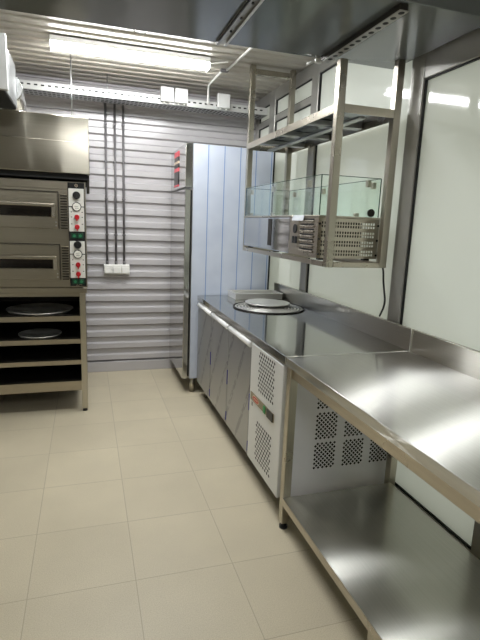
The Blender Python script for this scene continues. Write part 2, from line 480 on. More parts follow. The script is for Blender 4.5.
ceiling_light(-0.60, 'long white fluorescent ceiling light on the near side of the dark ceiling beam', 'lamp_near')

# ------------------------------------------------------------------ rails and small things on the ceiling beam
def rail(x0, x1, y0, y1, label, side_dark):
    t = thing('sliding_rail', ((x0+x1)/2, y1, 2.2815), label, 'rail')
    z1 = 2.2815; z0 = z1-0.014
    p = MB()
    if side_dark:
        p.box(x0, x1, y0, y1, z0-0.008, z1, M['steel_dark'], 0.002)
    else:
        p.box(x0, x1, y0, y1, z1-0.003, z1, M['alu'])
        p.box(x0, x0+0.004, y0, y1, z0, z1-0.003, M['steel_dark']); p.box(x1-0.004, x1, y0, y1, z0, z1-0.003, M['zinc'])
        p.box(x0+0.004, x0+0.013, y0, y1, z0, z0+0.002, M['alu'])
        p.box(x1-0.011, x1-0.004, y0, y1, z0, z0+0.002, M['zinc'])
    p.build('channel', parent=t)
    if side_dark:
        s = MB()
        s.box(x0+0.001, x1+0.004, y0, y1, z0-0.0115, z0-0.0085, M['alu'])
        y = y0+0.02
        while y < y1-0.03:
            s.prism([((x0+x1)/2+0.003+0.0115*math.cos(2*PI*i/12), y+0.014*math.sin(2*PI*i/12)) for i in range(12)], 'Z', z0-0.0121, z0-0.0116, M['hole']); y += 0.052
        s.build('perforated_flange', parent=t)
    else:
        y = y0+0.05
        while y < y1-0.03:
            MB().cyl(((x0+x1)/2, y, z1-0.009), 'Z', 0.006, 0.0055, M['steel_dark'], 10).build('screw_head', parent=t); y += 0.15
    return t
rail(0.60, 0.65, 1.75, 2.42, 'open aluminium rail under the dark beam, above the middle of the floor', False)
rail(1.135, 1.172, 1.745, 2.40, 'dark perforated rail under the beam, in line with the hanging rack', True)
t = thing('cable_clip', (1.15, 2.43, 2.30), 'small white clip at the far end of the dark perforated rail', 'clip')
MB().box(1.12, 1.158, 2.4255, 2.447, 2.262, 2.283, M['white'], 0.005, 2).build('body', parent=t)
MB().tube([(1.12, 2.44, 2.272), (1.10, 2.448, 2.262), (1.085, 2.455, 2.256)], 0.007, M['white']).build('plug', parent=t)
lp = [(0.222, 2.4315, 2.31), (0.226, 2.435, 2.284), (0.24, 2.44, 2.274), (0.268, 2.44, 2.274), (0.281, 2.435, 2.284), (0.284, 2.4315, 2.31)]
tag(MB().tube(lp, 0.004, M['white'], 8).build('wire_hook'), 'small white wire loop on the lower edge of the dark ceiling beam', 'hook')

# ------------------------------------------------------------------ back wall services
tray = thing('cable_tray', (0.2, 4.44, 2.42), 'long perforated white cable tray hung below the ceiling along the ribbed wall', 'cable tray')
ty0, ty1, tz0, tz1, tx0, tx1 = 4.33, 4.53, 2.408, 2.468, X0+0.01, 1.565
s = MB().box(tx0, tx1, ty0, ty0+0.003, tz0, tz1, M['zinc'])
x = tx0+0.03
while x < tx1-0.03:
    s.holes_y(ty0-0.0006, [[(x, tz1-0.030), (x+0.026, tz1-0.030), (x+0.026, tz1-0.019), (x, tz1-0.019)]], M['hole'])
    x += 0.05
s.build('front_side', parent=tray)
s = MB().box(tx0, tx1, ty1-0.003, ty1, tz0, tz1, M['zinc']); s.build('rear_side', parent=tray)
s = MB().box(tx0, tx1, ty0+0.003, ty1-0.003, tz0, tz0+0.003, M['galv'])
x = tx0+0.02; k = 0
while x < tx1-0.03:
    for j in range(3):
        y = ty0+0.03+j*0.055+(0.02 if k % 2 else 0)
        z = tz0-0.0006
        s.face([(x, y, z), (x+0.022, y, z), (x+0.022, y+0.022, z), (x, y+0.022, z)], M['hole'])
    x += 0.034; k += 1
s.build('bottom', parent=tray)
for x in (-0.75, 0.19, 1.05):
    MB().cyl((x, 4.40, tz0+0.003), 'Z', 0.004, 2.594-tz0, M['galv'], 8).build('hanger_rod', parent=tray)
jb0 = None
for x0, lab in ((0.612, 'white square junction box on the cable tray, left of the adjoining pair'),
                (0.730, 'white square junction box on the cable tray, right of the adjoining pair'),
                (1.096, 'white square junction box on the cable tray, standing apart nearest the hanging rack')):
    loc = (x0+0.056, 4.3285, 2.42)
    if jb0 is None:
        jb0 = thing('junction_box', loc, lab, 'junction box', 'junction boxes on the cable tray')
        B(x0, x0+0.106, 4.294, 4.3285, 2.42, 2.532, m=M['box_white'], bev=0.005, seg=2).build('body', parent=jb0)
        B(x0-0.001, x0+0.107, 4.283, 4.2935, 2.419, 2.533, m=M['box_white'], bev=0.004, seg=2).build('lid', parent=jb0)
        for q in (0.03, 0.08): MB().cyl((x0+q, 4.31, 2.408), 'Z', 0.009, 0.0118, M['white'], 12).build('cable_gland', parent=jb0)
    else: duplicate(jb0, loc, lab)
# three dark conduits running down to the sockets
c0 = None
for x0, lab in ((0.183, 'dark grey conduit down the ribbed wall, left of three'),
                (0.262, 'dark grey conduit down the ribbed wall, middle of three'),
                (0.335, 'dark grey conduit down the ribbed wall, right of three')):
    if c0 is None:
        c0 = thing('wall_conduit', (x0, 4.67, 1.04), lab, 'conduit', 'conduits above the wall sockets')
        MB().cyl((x0, 4.672, 1.040), 'Z', 0.0105, 2.50-1.04, M['pipe'], 12).build('pipe', parent=c0)
        for z in (1.30, 1.62, 1.94, 2.26):
            B(x0-0.015, x0+0.015, 4.658, 4.6865, z, z+0.016, m=M['pipe'], bev=0.003).build('clip', parent=c0)
        MB().cyl((x0, 4.672, 1.037), 'Z', 0.0135, 0.03, M['pipe'], 12).build('end_fitting', parent=c0)
    else: duplicate(c0, (x0, 4.67, 1.04), lab)
so = thing('wall_socket', (0.265, 4.66, 0.945), 'white triple socket block on the ribbed wall at the foot of the conduits', 'socket')
B(0.150, 0.382, 4.642, 4.6875, 0.945, 1.036, m=M['white'], bev=0.004, seg=2).build('back_box', parent=so)
for k in range(3):
    x = 0.154+k*0.0755
    fcv = B(x, x+0.0735, 4.628, 4.6415, 0.953, 1.030, m=M['white'], bev=0.004, seg=2).build('socket_cover', parent=so)
    B(x+0.006, x+0.0675, 4.6235, 4.6278, 0.960, 1.012, m=M['white'], bev=0.002).build('flap', parent=fcv)
# white trunking on the ceiling
z = 2.5895
t = thing('ceiling_conduit', (1.05, 3.9, ZC), 'thin white cable duct running across the ceiling from the dark beam to the cable tray', 'cable duct')
MB().tube([(1.085, 2.46, z), (1.062, 3.38, z), (1.045, 3.84, z)], 0.0095, M['white']).build('straight_run', parent=t)
MB().tube([(1.015, 3.88, z), (1.015, 4.27, z), (1.015, 4.295, z-0.006), (1.015, 4.31, z-0.03), (1.015, 4.318, z-0.1), (1.015, 4.318, 2.44)], 0.0085, M['white']).build('bent_run', parent=t)
t2 = MB().box(1.0, 1.06, 3.845, 3.872, 2.578, 2.5985, M['pipe'], 0.003); t2.build('joiner', parent=t)

# ------------------------------------------------------------------ duct, hood, oven, stand
d = thing('ventilation_duct', (-0.6, 3.2, 2.1), 'galvanised rectangular air duct under the ceiling above the oven hood', 'air duct')
B(-0.93, -0.392, 2.995, 3.49, 2.102, 2.345, m=M['galv']).build('casing', parent=d)
fl = MB()
for a in ((-0.95, -0.90, 2.09, 2.36), (-0.412, -0.372, 2.09, 2.36)): fl.box(a[0], a[1], 2.965, 2.9945, a[2], a[3], M['zinc'], 0.002)
fl.box(-0.90, -0.412, 2.965, 2.9945, 2.09, 2.125, M['zinc'], 0.002); fl.box(-0.90, -0.412, 2.965, 2.9945, 2.325, 2.36, M['zinc'], 0.002)
fl.build('flange', parent=d)
B(-0.925, -0.398, 2.99, 3.499, 2.094, 2.1015, m=M['blackm']).build('dark_underside', parent=d)  # black sheet that darkens the underside of the galvanised casing
for x in (-0.88, -0.45): MB().cyl((x, 3.3, 2.346), 'Z', 0.004, 2.594-2.346, M['galv'], 8).build('hanger_rod', parent=d)
path = []
for i in range(9):
    a = i/8*PI/2
    path.append((-0.445, 3.50+0.22*math.sin(a)+0.001, 2.222-0.09*(1-math.cos(a))))
tag(MB().tube(path+[(-0.445, 3.722, 2.112)], 0.085, M['foil'], 20).build('flexible_duct'), 'crinkled foil duct elbow between the oven hood and the galvanised duct', 'air duct')

HX0, HX1 = -1.15, 0.031
h = thing('extraction_hood', (-0.5, 4.0, 1.74), 'stainless steel extraction hood over the pizza oven', 'extraction hood')
B(HX0, HX1, 3.615, 4.50, 1.948, 2.110, m=M['steel_hood'], bev=0.003).build('upper_casing', parent=h)
B(HX0, HX1+0.001, 3.600, 4.505, 1.742, 1.9475, m=M['steel_hood'], bev=0.003).build('skirt', parent=h)
B(HX0+0.02, HX1-0.012, 3.63, 4.48, 1.706, 1.7415, m=M['blackm']).build('dark_gap_infill', parent=h)  # black slab filling the dark gap between hood and oven
B(0.010, 0.030, 3.74, 3.80, 1.62, 1.7415, m=M['steel_dark'], bev=0.002).build('support_bracket', parent=h)
MB().cyl((-0.08, 4.0, 2.1105), 'Z', 0.005, 2.593-2.1105, M['galv'], 8).build('hanger_rod', parent=h)

OX0, OX1, OY0, OY1 = -1.0, 0.003, 3.69, 4.48
ov = thing('pizza_oven', (-0.5, 4.08, 0.949), 'two-deck stainless steel pizza oven on an open stand', 'oven')
B(OX0, OX1, OY0+0.012, OY1, 0.95, 1.695, m=M['steel_oven'], bev=0.003).build('casing', parent=ov)
B(OX0, -0.118, OY0+0.002, OY0+0.0115, 1.640, 1.690, m=M['steel_oven'], bev=0.001).build('top_rail', parent=ov)
for k, zt in enumerate((1.612, 1.252)):
    # door with slot window, grip, louvres
    zb = zt-0.245
    dr = MB()
    wx1 = -0.228; wz1 = zt-0.085; wz0 = zt-0.165
    xr = -0.185; yf0, yf1 = OY0-0.006, OY0+0.0115
    dr.box(OX0+0.01, xr, yf0, yf1, wz1, zt, M['steel_oven'], 0.002)
    dr.box(OX0+0.01, xr, yf0, yf1, zb, wz0, M['steel_oven'], 0.002)
    dr.box(wx1, xr, yf0, yf1, wz0, wz1, M['steel_oven'], 0.002)
    do = dr.build('deck_door', parent=ov)
    MB().box(OX0+0.012, wx1-0.001, OY0+0.003, OY0+0.010, wz0+0.001, wz1-0.001, M['oven_glass']).build('window_glass', parent=do)
    gp = MB()
    gp.box(OX0+0.02, -0.205, OY0-0.045, OY0-0.030, wz1-0.012, wz1+0.010, M['steel_oven'], 0.004, 2)
    gp.build('handle_bar', parent=do)
    gb = MB().box(-0.222, -0.203, OY0-0.0295, OY0-0.0065, wz0-0.005, wz1+0.008, M['steel_edge'], 0.003, 2)
    gb.build('handle_bracket', parent=do)
    for zz in (zb+0.045, zb+0.022): MB().cyl((-0.198, OY0-0.0105, zz), 'Y', 0.004, 0.004, M['zinc'], 10).build('screw_head', parent=do)
    fr = MB()
    fr.box(OX0+0.006, -0.178, OY0+0.0005, OY0+0.0115, zt+0.004, zt+0.009, M['steel_dark'])
    fr.box(-0.182, -0.177, OY0+0.0005, OY0+0.0115, zb, zt+0.004, M['steel_dark'])
    fr.build('door_seal', parent=ov)
    lv = MB()
    for i in range(13):
        z = zt-0.006-i*0.0185
        lv.prism([(OY0+0.0115, z), (OY0-0.004, z-0.003), (OY0-0.004, z-0.006), (OY0+0.0115, z-0.008)], 'X', -0.168, -0.122, M['steel_oven'])
        lv.holes_y(OY0+0.0112, [[(-0.167, z-0.009), (-0.123, z-0.009), (-0.123, z-0.0165), (-0.167, z-0.0165)]], M['steel_dark'])
    lv.build('vent_louvre', parent=ov)
# instrument column
cp = B(-0.116, -0.006, OY0+0.001, OY0+0.0115, 0.962, 1.688, m=M['black'], bev=0.002).build('control_panel', parent=ov)
cx = -0.059
rg = MB()
for i in range(24):
    a = 2*PI*i/24; a2 = 2*PI*(i+1)/24
    rg.face([(cx+r*math.cos(q), OY0+0.0003, 1.668+r*math.sin(q)) for r, q in ((0.011, a), (0.011, a2), (0.0075, a2), (0.0075, a))], M['cream'])
rg.face([(cx-0.004, OY0+0.0003, 1.666), (cx+0.004, OY0+0.0003, 1.666), (cx+0.004, OY0+0.0003, 1.670), (cx-0.004, OY0+0.0003, 1.670)], M['cream'])
rg.build('round_emblem', parent=cp)
for zt, zb, gz in ((1.648, 1.352, 1.322), (1.285, 1.022, 0.995)):
    pl = MB().box(-0.112, -0.010, OY0-0.002, OY0+0.0008, zb, zt, M['plate_white'], 0.001)
    kz = zt-0.046; g_z = zt-0.124; r1 = zt-0.196 if zt > 1.5 else zt-0.168; r2 = zt-0.264 if zt > 1.5 else zt-0.235
    if zt < 1.5: g_z = zt-0.092; kz = zt-0.026
    for dx in (-0.036, 0.036):
        for zz in (r1+0.035, r1, r2+0.02): pl.holes_y(OY0-0.0024, [[(cx+dx-0.005, zz-0.003), (cx+dx+0.005, zz-0.003), (cx+dx+0.005, zz+0.003), (cx+dx-0.005, zz+0.003)]], M['ink'])
    pl.build('instrument_plate', parent=cp)
    ln = MB().box(-0.1125, -0.0095, OY0-0.0032, OY0-0.0022, g_z-0.003, g_z+0.003, M['black']); ln.build('divider', parent=cp)
    kb = MB().cyl((cx, OY0-0.022, kz), 'Y', 0.024, 0.0195, M['black'], 24, 0.027).build('timer_knob', parent=cp)
    MB().box(cx-0.003, cx+0.003, OY0-0.026, OY0-0.0222, kz-0.018, kz+0.018, M['black'], 0.001).build('grip', parent=kb)
    ga = MB().cyl((cx, OY0-0.010, g_z), 'Y', 0.031, 0.0075, M['black'], 28).cyl((cx, OY0-0.0112, g_z), 'Y', 0.026, 0.001, M['gauge'], 28)
    ga.holes_y(OY0-0.0116, [[(cx-0.014, g_z+0.001), (cx-0.014, g_z+0.004), (cx+0.010, g_z+0.003), (cx+0.010, g_z+0.001)], [(cx-0.012, g_z-0.012), (cx+0.012, g_z-0.012), (cx+0.012, g_z-0.009), (cx-0.012, g_z-0.009)]], M['ink'])
    ga.build('temperature_gauge', parent=cp)
    for rz in (r1, r2):
        kn = MB().cyl((cx, OY0-0.024, rz), 'Y', 0.015, 0.0215, M['red'], 20, 0.018).build('red_knob', parent=cp)
        MB().prism([(cx-0.007, rz), (cx+0.007, rz), (cx+0.003, rz-0.027), (cx-0.003, rz-0.027)], 'Y', OY0-0.029, OY0-0.0242, M['red']).build('pointer', parent=kn)
    for dx in (-0.022, 0.020):
        sw = B(cx+dx-0.020, cx+dx+0.020, OY0-0.006, OY0+0.0007, gz-0.018, gz+0.018, m=M['green'], bev=0.002).build('rocker_switch', parent=cp)
        MB().cyl((cx+dx, OY0-0.0085, gz), 'Y', 0.010, 0.0023, M['greenlight'], 14).build('lens', parent=sw)
sig = MB().tube([(-0.075, OY0+0.0002, 0.966), (-0.068, OY0+0.0002, 0.972), (-0.062, OY0+0.0002, 0.967), (-0.050, OY0+0.0002, 0.974), (-0.035, OY0+0.0002, 0.972)], 0.0012, M['cream'], 6)
sig.build('script_mark', parent=cp)

st = thing('oven_stand', (-0.5, 4.08, 0.0), 'open steel stand with four shelves carrying the pizza oven', 'stand')
B(OX0-0.005, -0.002, OY0-0.004, OY1-0.01, 0.912, 0.9485, m=M['steel_oven'], bev=0.002).build('top_frame', parent=st)
B(OX0+0.04, -0.055, OY0+0.006, OY1-0.03, 0.884, 0.9115, m=M['steel_oven'], bev=0.002).build('under_beam', parent=st)
for x in (OX0, -0.055):
    for y in (OY0, OY1-0.06):
        lg = B(x, x+0.042, y, y+0.042, 0.022, 0.9118, m=M['steel_leg'], bev=0.002).build('leg', parent=st)
        MB().cyl((x+0.021, y+0.021, 0.0), 'Z', 0.019, 0.0218, M['black'], 16, 0.015).build('foot', parent=lg)
for za, zc in ((0.704, 0.741), (0.533, 0.568), (0.373, 0.406), (0.171, 0.242)):
    sh = MB()
    sh.box(OX0+0.043, -0.0555, OY0+0.004, OY0+0.007, za, zc, M['steel_oven'])
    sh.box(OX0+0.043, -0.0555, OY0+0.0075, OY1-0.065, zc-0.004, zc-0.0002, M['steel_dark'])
    sh.build('shelf', parent=st)
B(OX0+0.043, -0.056, OY1-0.045, OY1-0.042, 0.15, 0.88, m=M['steel_dark']).build('shade_back_panel', parent=st)  # dark sheets added here and at the sides, standing in for inner shade
B(-0.0545, -0.0515, OY0+0.043, OY1-0.062, 0.15, 0.88, m=M['steel_dark']).build('shade_side_panel', parent=st)
B(OX0+0.038, OX0+0.041, OY0+0.043, OY1-0.062, 0.15, 0.88, m=M['steel_dark']).build('shade_side_panel', parent=st)

def pizza_pan(c, r, label, h=0.02):
    prof = [(0, 0.0), (r*0.93, 0.0), (r*0.985, h-0.006), (r, h-0.005), (r, h), (r*0.975, h), (r*0.92, 0.003), (0, 0.003)]
    o = MB().lathe(prof, (0,0,0), M['pan_matte'], 56).build('pizza_pan')
    o.location = c
    return tag(o, label, 'pan', 'round pans in the oven stand')
pizza_pan((-0.345, 3.935, 0.7412), 0.24, 'large round aluminium pizza pan on the top shelf of the oven stand', 0.02)
pizza_pan((-0.345, 3.855, 0.5682), 0.155, 'small round aluminium pizza pan on the second shelf of the oven stand', 0.018)

# ------------------------------------------------------------------ tall fridge
FR = thing('upright_fridge', (1.15, 4.27, 0.0), 'tall upright fridge against the ribbed wall, its side under striped pale blue film', 'fridge')
fy0, fy1 = 3.925, 4.62
B(0.815, 1.49, fy0, fy1, 0.132, 2.055, m=M['galv'], bev=0.002).build('cabinet', parent=FR)
B(0.820, 1.488, fy0-0.0035, fy0-0.0005, 0.136, 2.052, m=M['film']).build('side_film', parent=FR)
B(0.803, 0.8148, fy0+0.012, fy1-0.012, 0.15, 1.70, m=M['gasket']).build('door_gasket', parent=FR)
B(0.757, 0.8028, fy0+0.002, fy1, 0.134, 1.705, m=M['steel_mirror'], bev=0.004, seg=2).build('door', parent=FR)
B(0.757, 0.8145, fy0, fy1, 1.722, 2.055, m=M['steel_mirror'], bev=0.003).build('head_panel', parent=FR)
lb = MB().box(0.752, 0.7565, 4.22, 4.42, 1.742, 2.03, M['black'], 0.001)
for z0, z1, mm in ((1.985, 2.03, 'pink'), (1.865, 1.895, 'pink'), (1.742, 1.757, 'pink'), (1.93, 1.95, 'cream')):
    lb.holes_x(0.7516, [[(4.222, z0), (4.418, z0), (4.418, z1), (4.222, z1)]], M[mm])
    lb.holes_y(4.2196, [[(0.7522, z0), (0.7563, z0), (0.7563, z1), (0.7522, z1)]], M[mm])
lb.build('display_strip', parent=FR)
for x in (0.855, 1.44):
    for y in (fy0+0.055, fy1-0.06):
        MB().cyl((x, y, 0.0), 'Z', 0.026, 0.1315, M['steel_leg'], 20, 0.023).build('leg', parent=FR)

# ------------------------------------------------------------------ refrigerated counter
CT = 0.855
RC = thing('refrigerated_counter', (1.2, 2.95, 0.0), 'low three-door refrigerated counter beside the tall fridge, white vent panel at its near end', 'refrigerated counter')
wt = MB().box(0.87, 1.5435, 2.006, 3.905, 0.816, CT, M['steel_counter'], 0.003, 2).build('worktop', parent=RC)
B(1.544, 1.5655, 2.006, 3.905, 0.816, 0.967, m=M['steel_splash'], bev=0.003, seg=2).build('backsplash', parent=RC)
B(0.906, 1.54, 2.026, 3.88, 0.125, 0.8155, m=M['steel_dark']).build('cabinet', parent=RC)
for k, (ya, yc) in enumerate(((2.502, 2.952), (2.967, 3.413), (3.428, 3.872))):
    dr = B(0.872, 0.9055, ya, yc, 0.126, 0.772, m=M['filmdoor'], bev=0.003).build('door', parent=RC)
    pts = [(0.904, 0.7725), (0.864, 0.7725), (0.860, 0.778), (0.8615, 0.792), (0.870, 0.802), (0.884, 0.806), (0.904, 0.806)]
    MB().prism(pts, 'Y', ya+0.004, yc-0.004, M['grip'], True).build('grip_strip', parent=dr)
    for zz in ((0.40, 0.50), (0.15, 0.21)): B(0.8705, 0.884, ya-0.0035, ya-0.0003, zz[0], zz[1], m=M['blue']).build('blue_tape', parent=dr)
vp = MB().box(0.870, 0.9055, 2.022, 2.488, 0.126, 0.806, M['white_metal'], 0.003)
def slots(ya, yc, za, zc):
    out = []; nx, nz = 8, 11
    for i in range(nx):
        for j in range(nz):
            y = ya+(i+0.5*(j % 2))*(yc-ya)/nx; z = za+(j+0.15)*(zc-za)/nz
            w = 0.0105; hh = 0.0095
            out.append([(y-w, z), (y, z-hh), (y+w, z), (y, z+hh)])
            out.append([(y-w+0.0045, z-0.0125), (y-w+0.0125, z-0.004), (y+w-0.0005, z-0.0125), (y, z-0.020)] if False else [(y-w, z), (y, z-hh), (y+w, z), (y, z+hh)])
    return out[::2]
vp.holes_x(0.8695, slots(2.135, 2.365, 0.575, 0.80), M['hole'])
vp.holes_x(0.8695, slots(2.135, 2.365, 0.18, 0.41), M['hole'])
sc = [(y, z) for y in (2.035, 2.475) for z in (0.15, 0.45, 0.78)]
vpo = vp.build('vent_panel', parent=RC)
cs = MB().box(0.866, 0.8694, 2.105, 2.462, 0.486, 0.532, M['olive'], 0.001)
cs.holes_x(0.8656, [[(2.372+0.055*math.cos(2*PI*i/20), 0.509+0.017*math.sin(2*PI*i/20)) for i in range(20)]], M['cream'])
cs.holes_x(0.8653, [[(2.372+0.050*math.cos(2*PI*i/20), 0.509+0.014*math.sin(2*PI*i/20)) for i in range(20)]], M['redlogo'])
cs.holes_x(0.8650, [[(2.34, 0.507), (2.404, 0.507), (2.404, 0.512), (2.34, 0.512)]], M['cream'])
cso = cs.build('control_strip', parent=vpo)
B(0.861, 0.8649, 2.215, 2.245, 0.489, 0.527, m=M['greenbright'], bev=0.001).build('rocker_switch', parent=vpo)
B(0.860, 0.8649, 2.108, 2.188, 0.487, 0.531, m=M['black'], bev=0.001).build('thermostat_display', parent=vpo)
MB().box(0.8696, 0.8703, 2.43, 2.446, 0.452, 0.474, M['ink']).build('small_label', parent=vpo)
# end panel facing the table
ep = MB().box(0.912, 1.535, 2.0115, 2.0255, 0.128, 0.812, M['lilac_metal'], 0.002)
cells = []
for xa in (1.048, 1.208, 1.366):
    for za in (0.262, 0.420, 0.580):
        p = 0.0232
        for j in range(12):
            for i in range(5):
                x = xa+0.012+i*p+(p/2 if j % 2 else 0); z = za+0.008+j*p/2
                w = 0.0078
                if x < xa+0.122: cells.append([(x-w, z), (x, z-w), (x+w, z), (x, z+w)])
ep.holes_y(2.0110, cells, M['hole'])
ep.build('end_panel', parent=RC)
for x in (0.95, 1.49):
    for y in (2.10, 3.80):
        MB().cyl((x, y, 0.0), 'Z', 0.02, 0.1248, M['steel_leg'], 16).build('leg', parent=RC)

# things on the counter
tr = MB()
tx0_, tx1_, ty0_, ty1_, tz_ = 1.125, 1.528, 3.665, 3.885, CT+0.0005
tr.box(tx0_+0.012, tx1_-0.012, ty0_+0.012, ty1_-0.012, tz_, tz_+0.004, M['pan_matte'])
for (xa, xb, ya, yb) in ((tx0_, tx1_, ty0_, ty0_+0.012), (tx0_, tx1_, ty1_-0.012, ty1_), (tx0_, tx0_+0.012, ty0_+0.012, ty1_-0.012), (tx1_-0.012, tx1_, ty0_+0.012, ty1_-0.012)):
    tr.box(xa, xb, ya, yb, tz_, tz_+0.044, M['pan_matte'], 0.003, 2)
    tr.box(xa-0.006, xb+0.006, ya-0.006, yb+0.006, tz_+0.0445, tz_+0.049, M['pan_matte'], 0.002)
tag(tr.build('baking_tray'), 'rectangular shallow steel tray on the counter against the blue-filmed fridge', 'tray')

def screen():
    o = MB(); r = 0.262
    rr = 0.0; k = 0
    # concentric flat rings with gaps, plus spokes and a solid rim
    for i in range(9):
        a = 0.045+i*0.024; w = 0.0115
        n = 60
        o.lathe([(a, 0.0), (a+w, 0.0), (a+w, 0.003), (a, 0.003), (a, 0.0)], (0,0,0), M['pan_matte'], 56)
    o.lathe([(0, 0.0), (0.035, 0.0), (0.035, 0.003), (0, 0.003)], (0,0,0), M['pan_matte'], 40)
    o.lathe([(r-0.009, -0.001), (r, -0.001), (r+0.001, 0.003), (r, 0.007), (r-0.009, 0.007), (r-0.009, -0.001)], (0,0,0), M['pan_dark'], 64)
    for i in range(24):
        a = 2*PI*i/24; c, s_ = math.cos(a), math.sin(a)
        p = [(0.03, -0.003), (r-0.008, -0.003), (r-0.008, 0.003), (0.03, 0.003)]
        lo = [o.bm.verts.new((u*c-v*s_, u*s_+v*c, 0.0005)) for u, v in p]; hi = [o.bm.verts.new((u*c-v*s_, u*s_+v*c, 0.0025)) for u, v in p]
        fs = [o.bm.faces.new(lo[::-1]), o.bm.faces.new(hi)]+[o.bm.faces.new([lo[q], lo[(q+1) % 4], hi[(q+1) % 4], hi[q]]) for q in range(4)]
        o._tag(fs, M['pan_matte'])
    return o
ps = screen().build('pizza_screen'); ps.location = (1.268, 3.29, CT+0.0015)
tag(ps, 'large perforated round pizza screen lying on the counter in front of the tray', 'pizza screen')
pp = MB().lathe([(0, 0), (0.135, 0), (0.160, 0.016), (0.168, 0.017), (0.168, 0.0205), (0.158, 0.0205), (0.133, 0.004), (0, 0.004)], (0,0,0), M['pan_matte'], 56).build('pizza_pan')
pp.location = (1.285, 3.36, CT+0.0095)
tag(pp, 'shallow round aluminium pan resting on the perforated pizza screen', 'pan')

# ------------------------------------------------------------------ prep table
TB = thing('prep_table', (1.2, 1.1, 0.0), 'long stainless steel prep table with an under-shelf, nearest the camera', 'table')
MB().box(0.87, 1.5435, 0.30, 1.996, 0.816, CT, M['steel_top'], 0.003, 2).build('tabletop', parent=TB)
sp = MB().box(1.544, 1.5655, 0.30, 1.996, 0.816, 0.967, M['steel_splash'], 0.003, 2); sp.build('backsplash', parent=TB)
for a in ((0.884, 0.906, 0.352, 1.945), (1.475, 1.495, 0.352, 1.945), (0.9135, 1.459, 0.315, 0.335), (0.9135, 1.459, 1.955, 1.972)):
    B(*a, 0.766, 0.8155, m=M['steel_edge'], bev=0.003).build('apron', parent=TB)
for x in (0.873, 1.46):
    for y in (0.31, 1.946):
        lg = B(x, x+0.04, y, y+0.04, 0.03, 0.8155, m=M['steel_leg'], bev=0.003, seg=2).build('leg', parent=TB)
        ft = MB().cyl((x+0.02, y+0.02, 0.0), 'Z', 0.021, 0.012, M['black'], 18).cyl((x+0.02, y+0.02, 0.012), 'Z', 0.017, 0.0178, M['black'], 18, 0.012)
        ft.build('foot', parent=lg)
sh = MB()
sh.box(0.870, 1.468, 0.352, 1.9455, 0.1695, 0.173, M['steel_shelf'])
sh.box(0.868, 0.872, 0.352, 1.9455, 0.136, 0.1735, M['steel_edge'], 0.0015)
sh.box(1.466, 1.470, 0.352, 1.9455, 0.136, 0.173, M['steel_edge'])
sh.build('lower_shelf', parent=TB)
for x in (0.878, 1.44):
    B(x, x+0.035, 1.160, 1.198, 0.0, 0.169, m=M['steel_leg'], bev=0.002).build('shelf_support', parent=TB)

# ------------------------------------------------------------------ hanging rack
RK = thing('hanging_rack', (1.36, 2.98, 1.247), 'stainless steel rack hanging from the ceiling above the counter', 'rack')
rx0, rx1, ry0, ry1 = 1.180, 1.540, 2.270, 3.700
zt = 2.281
for x in (rx0, rx1-0.04):
    B(x, x+0.04, ry0, ry0+0.04, 1.247, 2.2465 if x < 1.3 else 2.2812, m=M['steel_leg'], bev=0.002).build('post', parent=RK)
    B(x, x+0.04, ry1-0.04, ry1, 1.247, ZC-0.0005, m=M['steel_leg'], bev=0.002).build('post', parent=RK)
B(rx0+0.0405, rx1-0.0405, ry1-0.04, ry1, 2.535, 2.573, m=M['steel_leg'], bev=0.002).build('top_crossbar', parent=RK)
fr = MB()
for x in (rx0, rx1-0.03):
    fr.box(x, x+0.004, ry0+0.041, ry1-0.041, 1.247, 1.2745, M['steel_edge']); fr.box(x+0.004 if x < 1.3 else x-0.026, x+0.03 if x < 1.3 else x, ry0+0.041, ry1-0.041, 1.247, 1.250, M['steel_edge'])
for y in (ry0, ry1-0.03, 2.95):
    fr.box(rx0+0.041, rx1-0.041, y, y+0.03, 1.247, 1.2745, M['steel_edge'], 0.002)
fr.build('lower_frame', parent=RK)
us = MB()
us.box(rx0-0.001, rx0+0.003, ry0+0.041, ry1-0.041, 2.006, 2.046, M['steel_edge'])
us.box(rx1-0.003, rx1+0.001, ry0+0.041, ry1-0.041, 2.006, 2.046, M['steel_edge'])
us.box(rx0+0.041, rx1-0.041, ry0, ry0+0.004, 2.006, 2.046, M['steel_edge']); us.box(rx0+0.041, rx1-0.041, ry1-0.004, ry1, 2.006, 2.046, M['steel_edge'])
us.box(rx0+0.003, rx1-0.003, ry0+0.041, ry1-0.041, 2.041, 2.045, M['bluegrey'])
us.build('upper_shelf', parent=RK)
for y in (2.62, 3.02, 3.40):
    B(rx0+0.01, rx1-0.01, y, y+0.06, 2.012, 2.0405, m=M['galv'], bev=0.003).build('shelf_stiffener', parent=RK)
B(rx0+0.15, rx0+0.19, ry0+0.05, ry1-0.05, 1.997, 2.0115, m=M['galv'], bev=0.003).build('lengthwise_stiffener', parent=RK)

# ------------------------------------------------------------------ refrigerated topping display on the rack
TD = thing('topping_display', (1.35, 3.0, 1.276), 'steel refrigerated topping display with a glass case, standing in the hanging rack', 'display case')
ux0, ux1, uy0, uy1, uz0, uz1 = 1.166, 1.534, 2.362, 3.640, 1.288, 1.512
by = 2.74        # body starts behind the compressor bay
bd = MB().box(ux0, ux1, by, uy1, uz0, uz1-0.012, M['steel_mirror'], 0.006, 2)
bd.build('body', parent=TD)
ri = MB()
ri.box(ux0-0.004, ux1+0.002, by-0.04, uy1+0.003, uz1-0.0115, uz1, M['steel_edge'], 0.003)
ri.box(ux0-0.002, ux1+0.002, uy0-0.002, by-0.041, uz1-0.0115, uz1, M['steel_edge'], 0.003)
ri.build('top_rim', parent=TD)
MB().box(1.1625, 1.1655, 3.045, 3.105, uz0+0.03, uz1-0.02, M['steel_dark'], 0.001).build('front_seam', parent=TD)
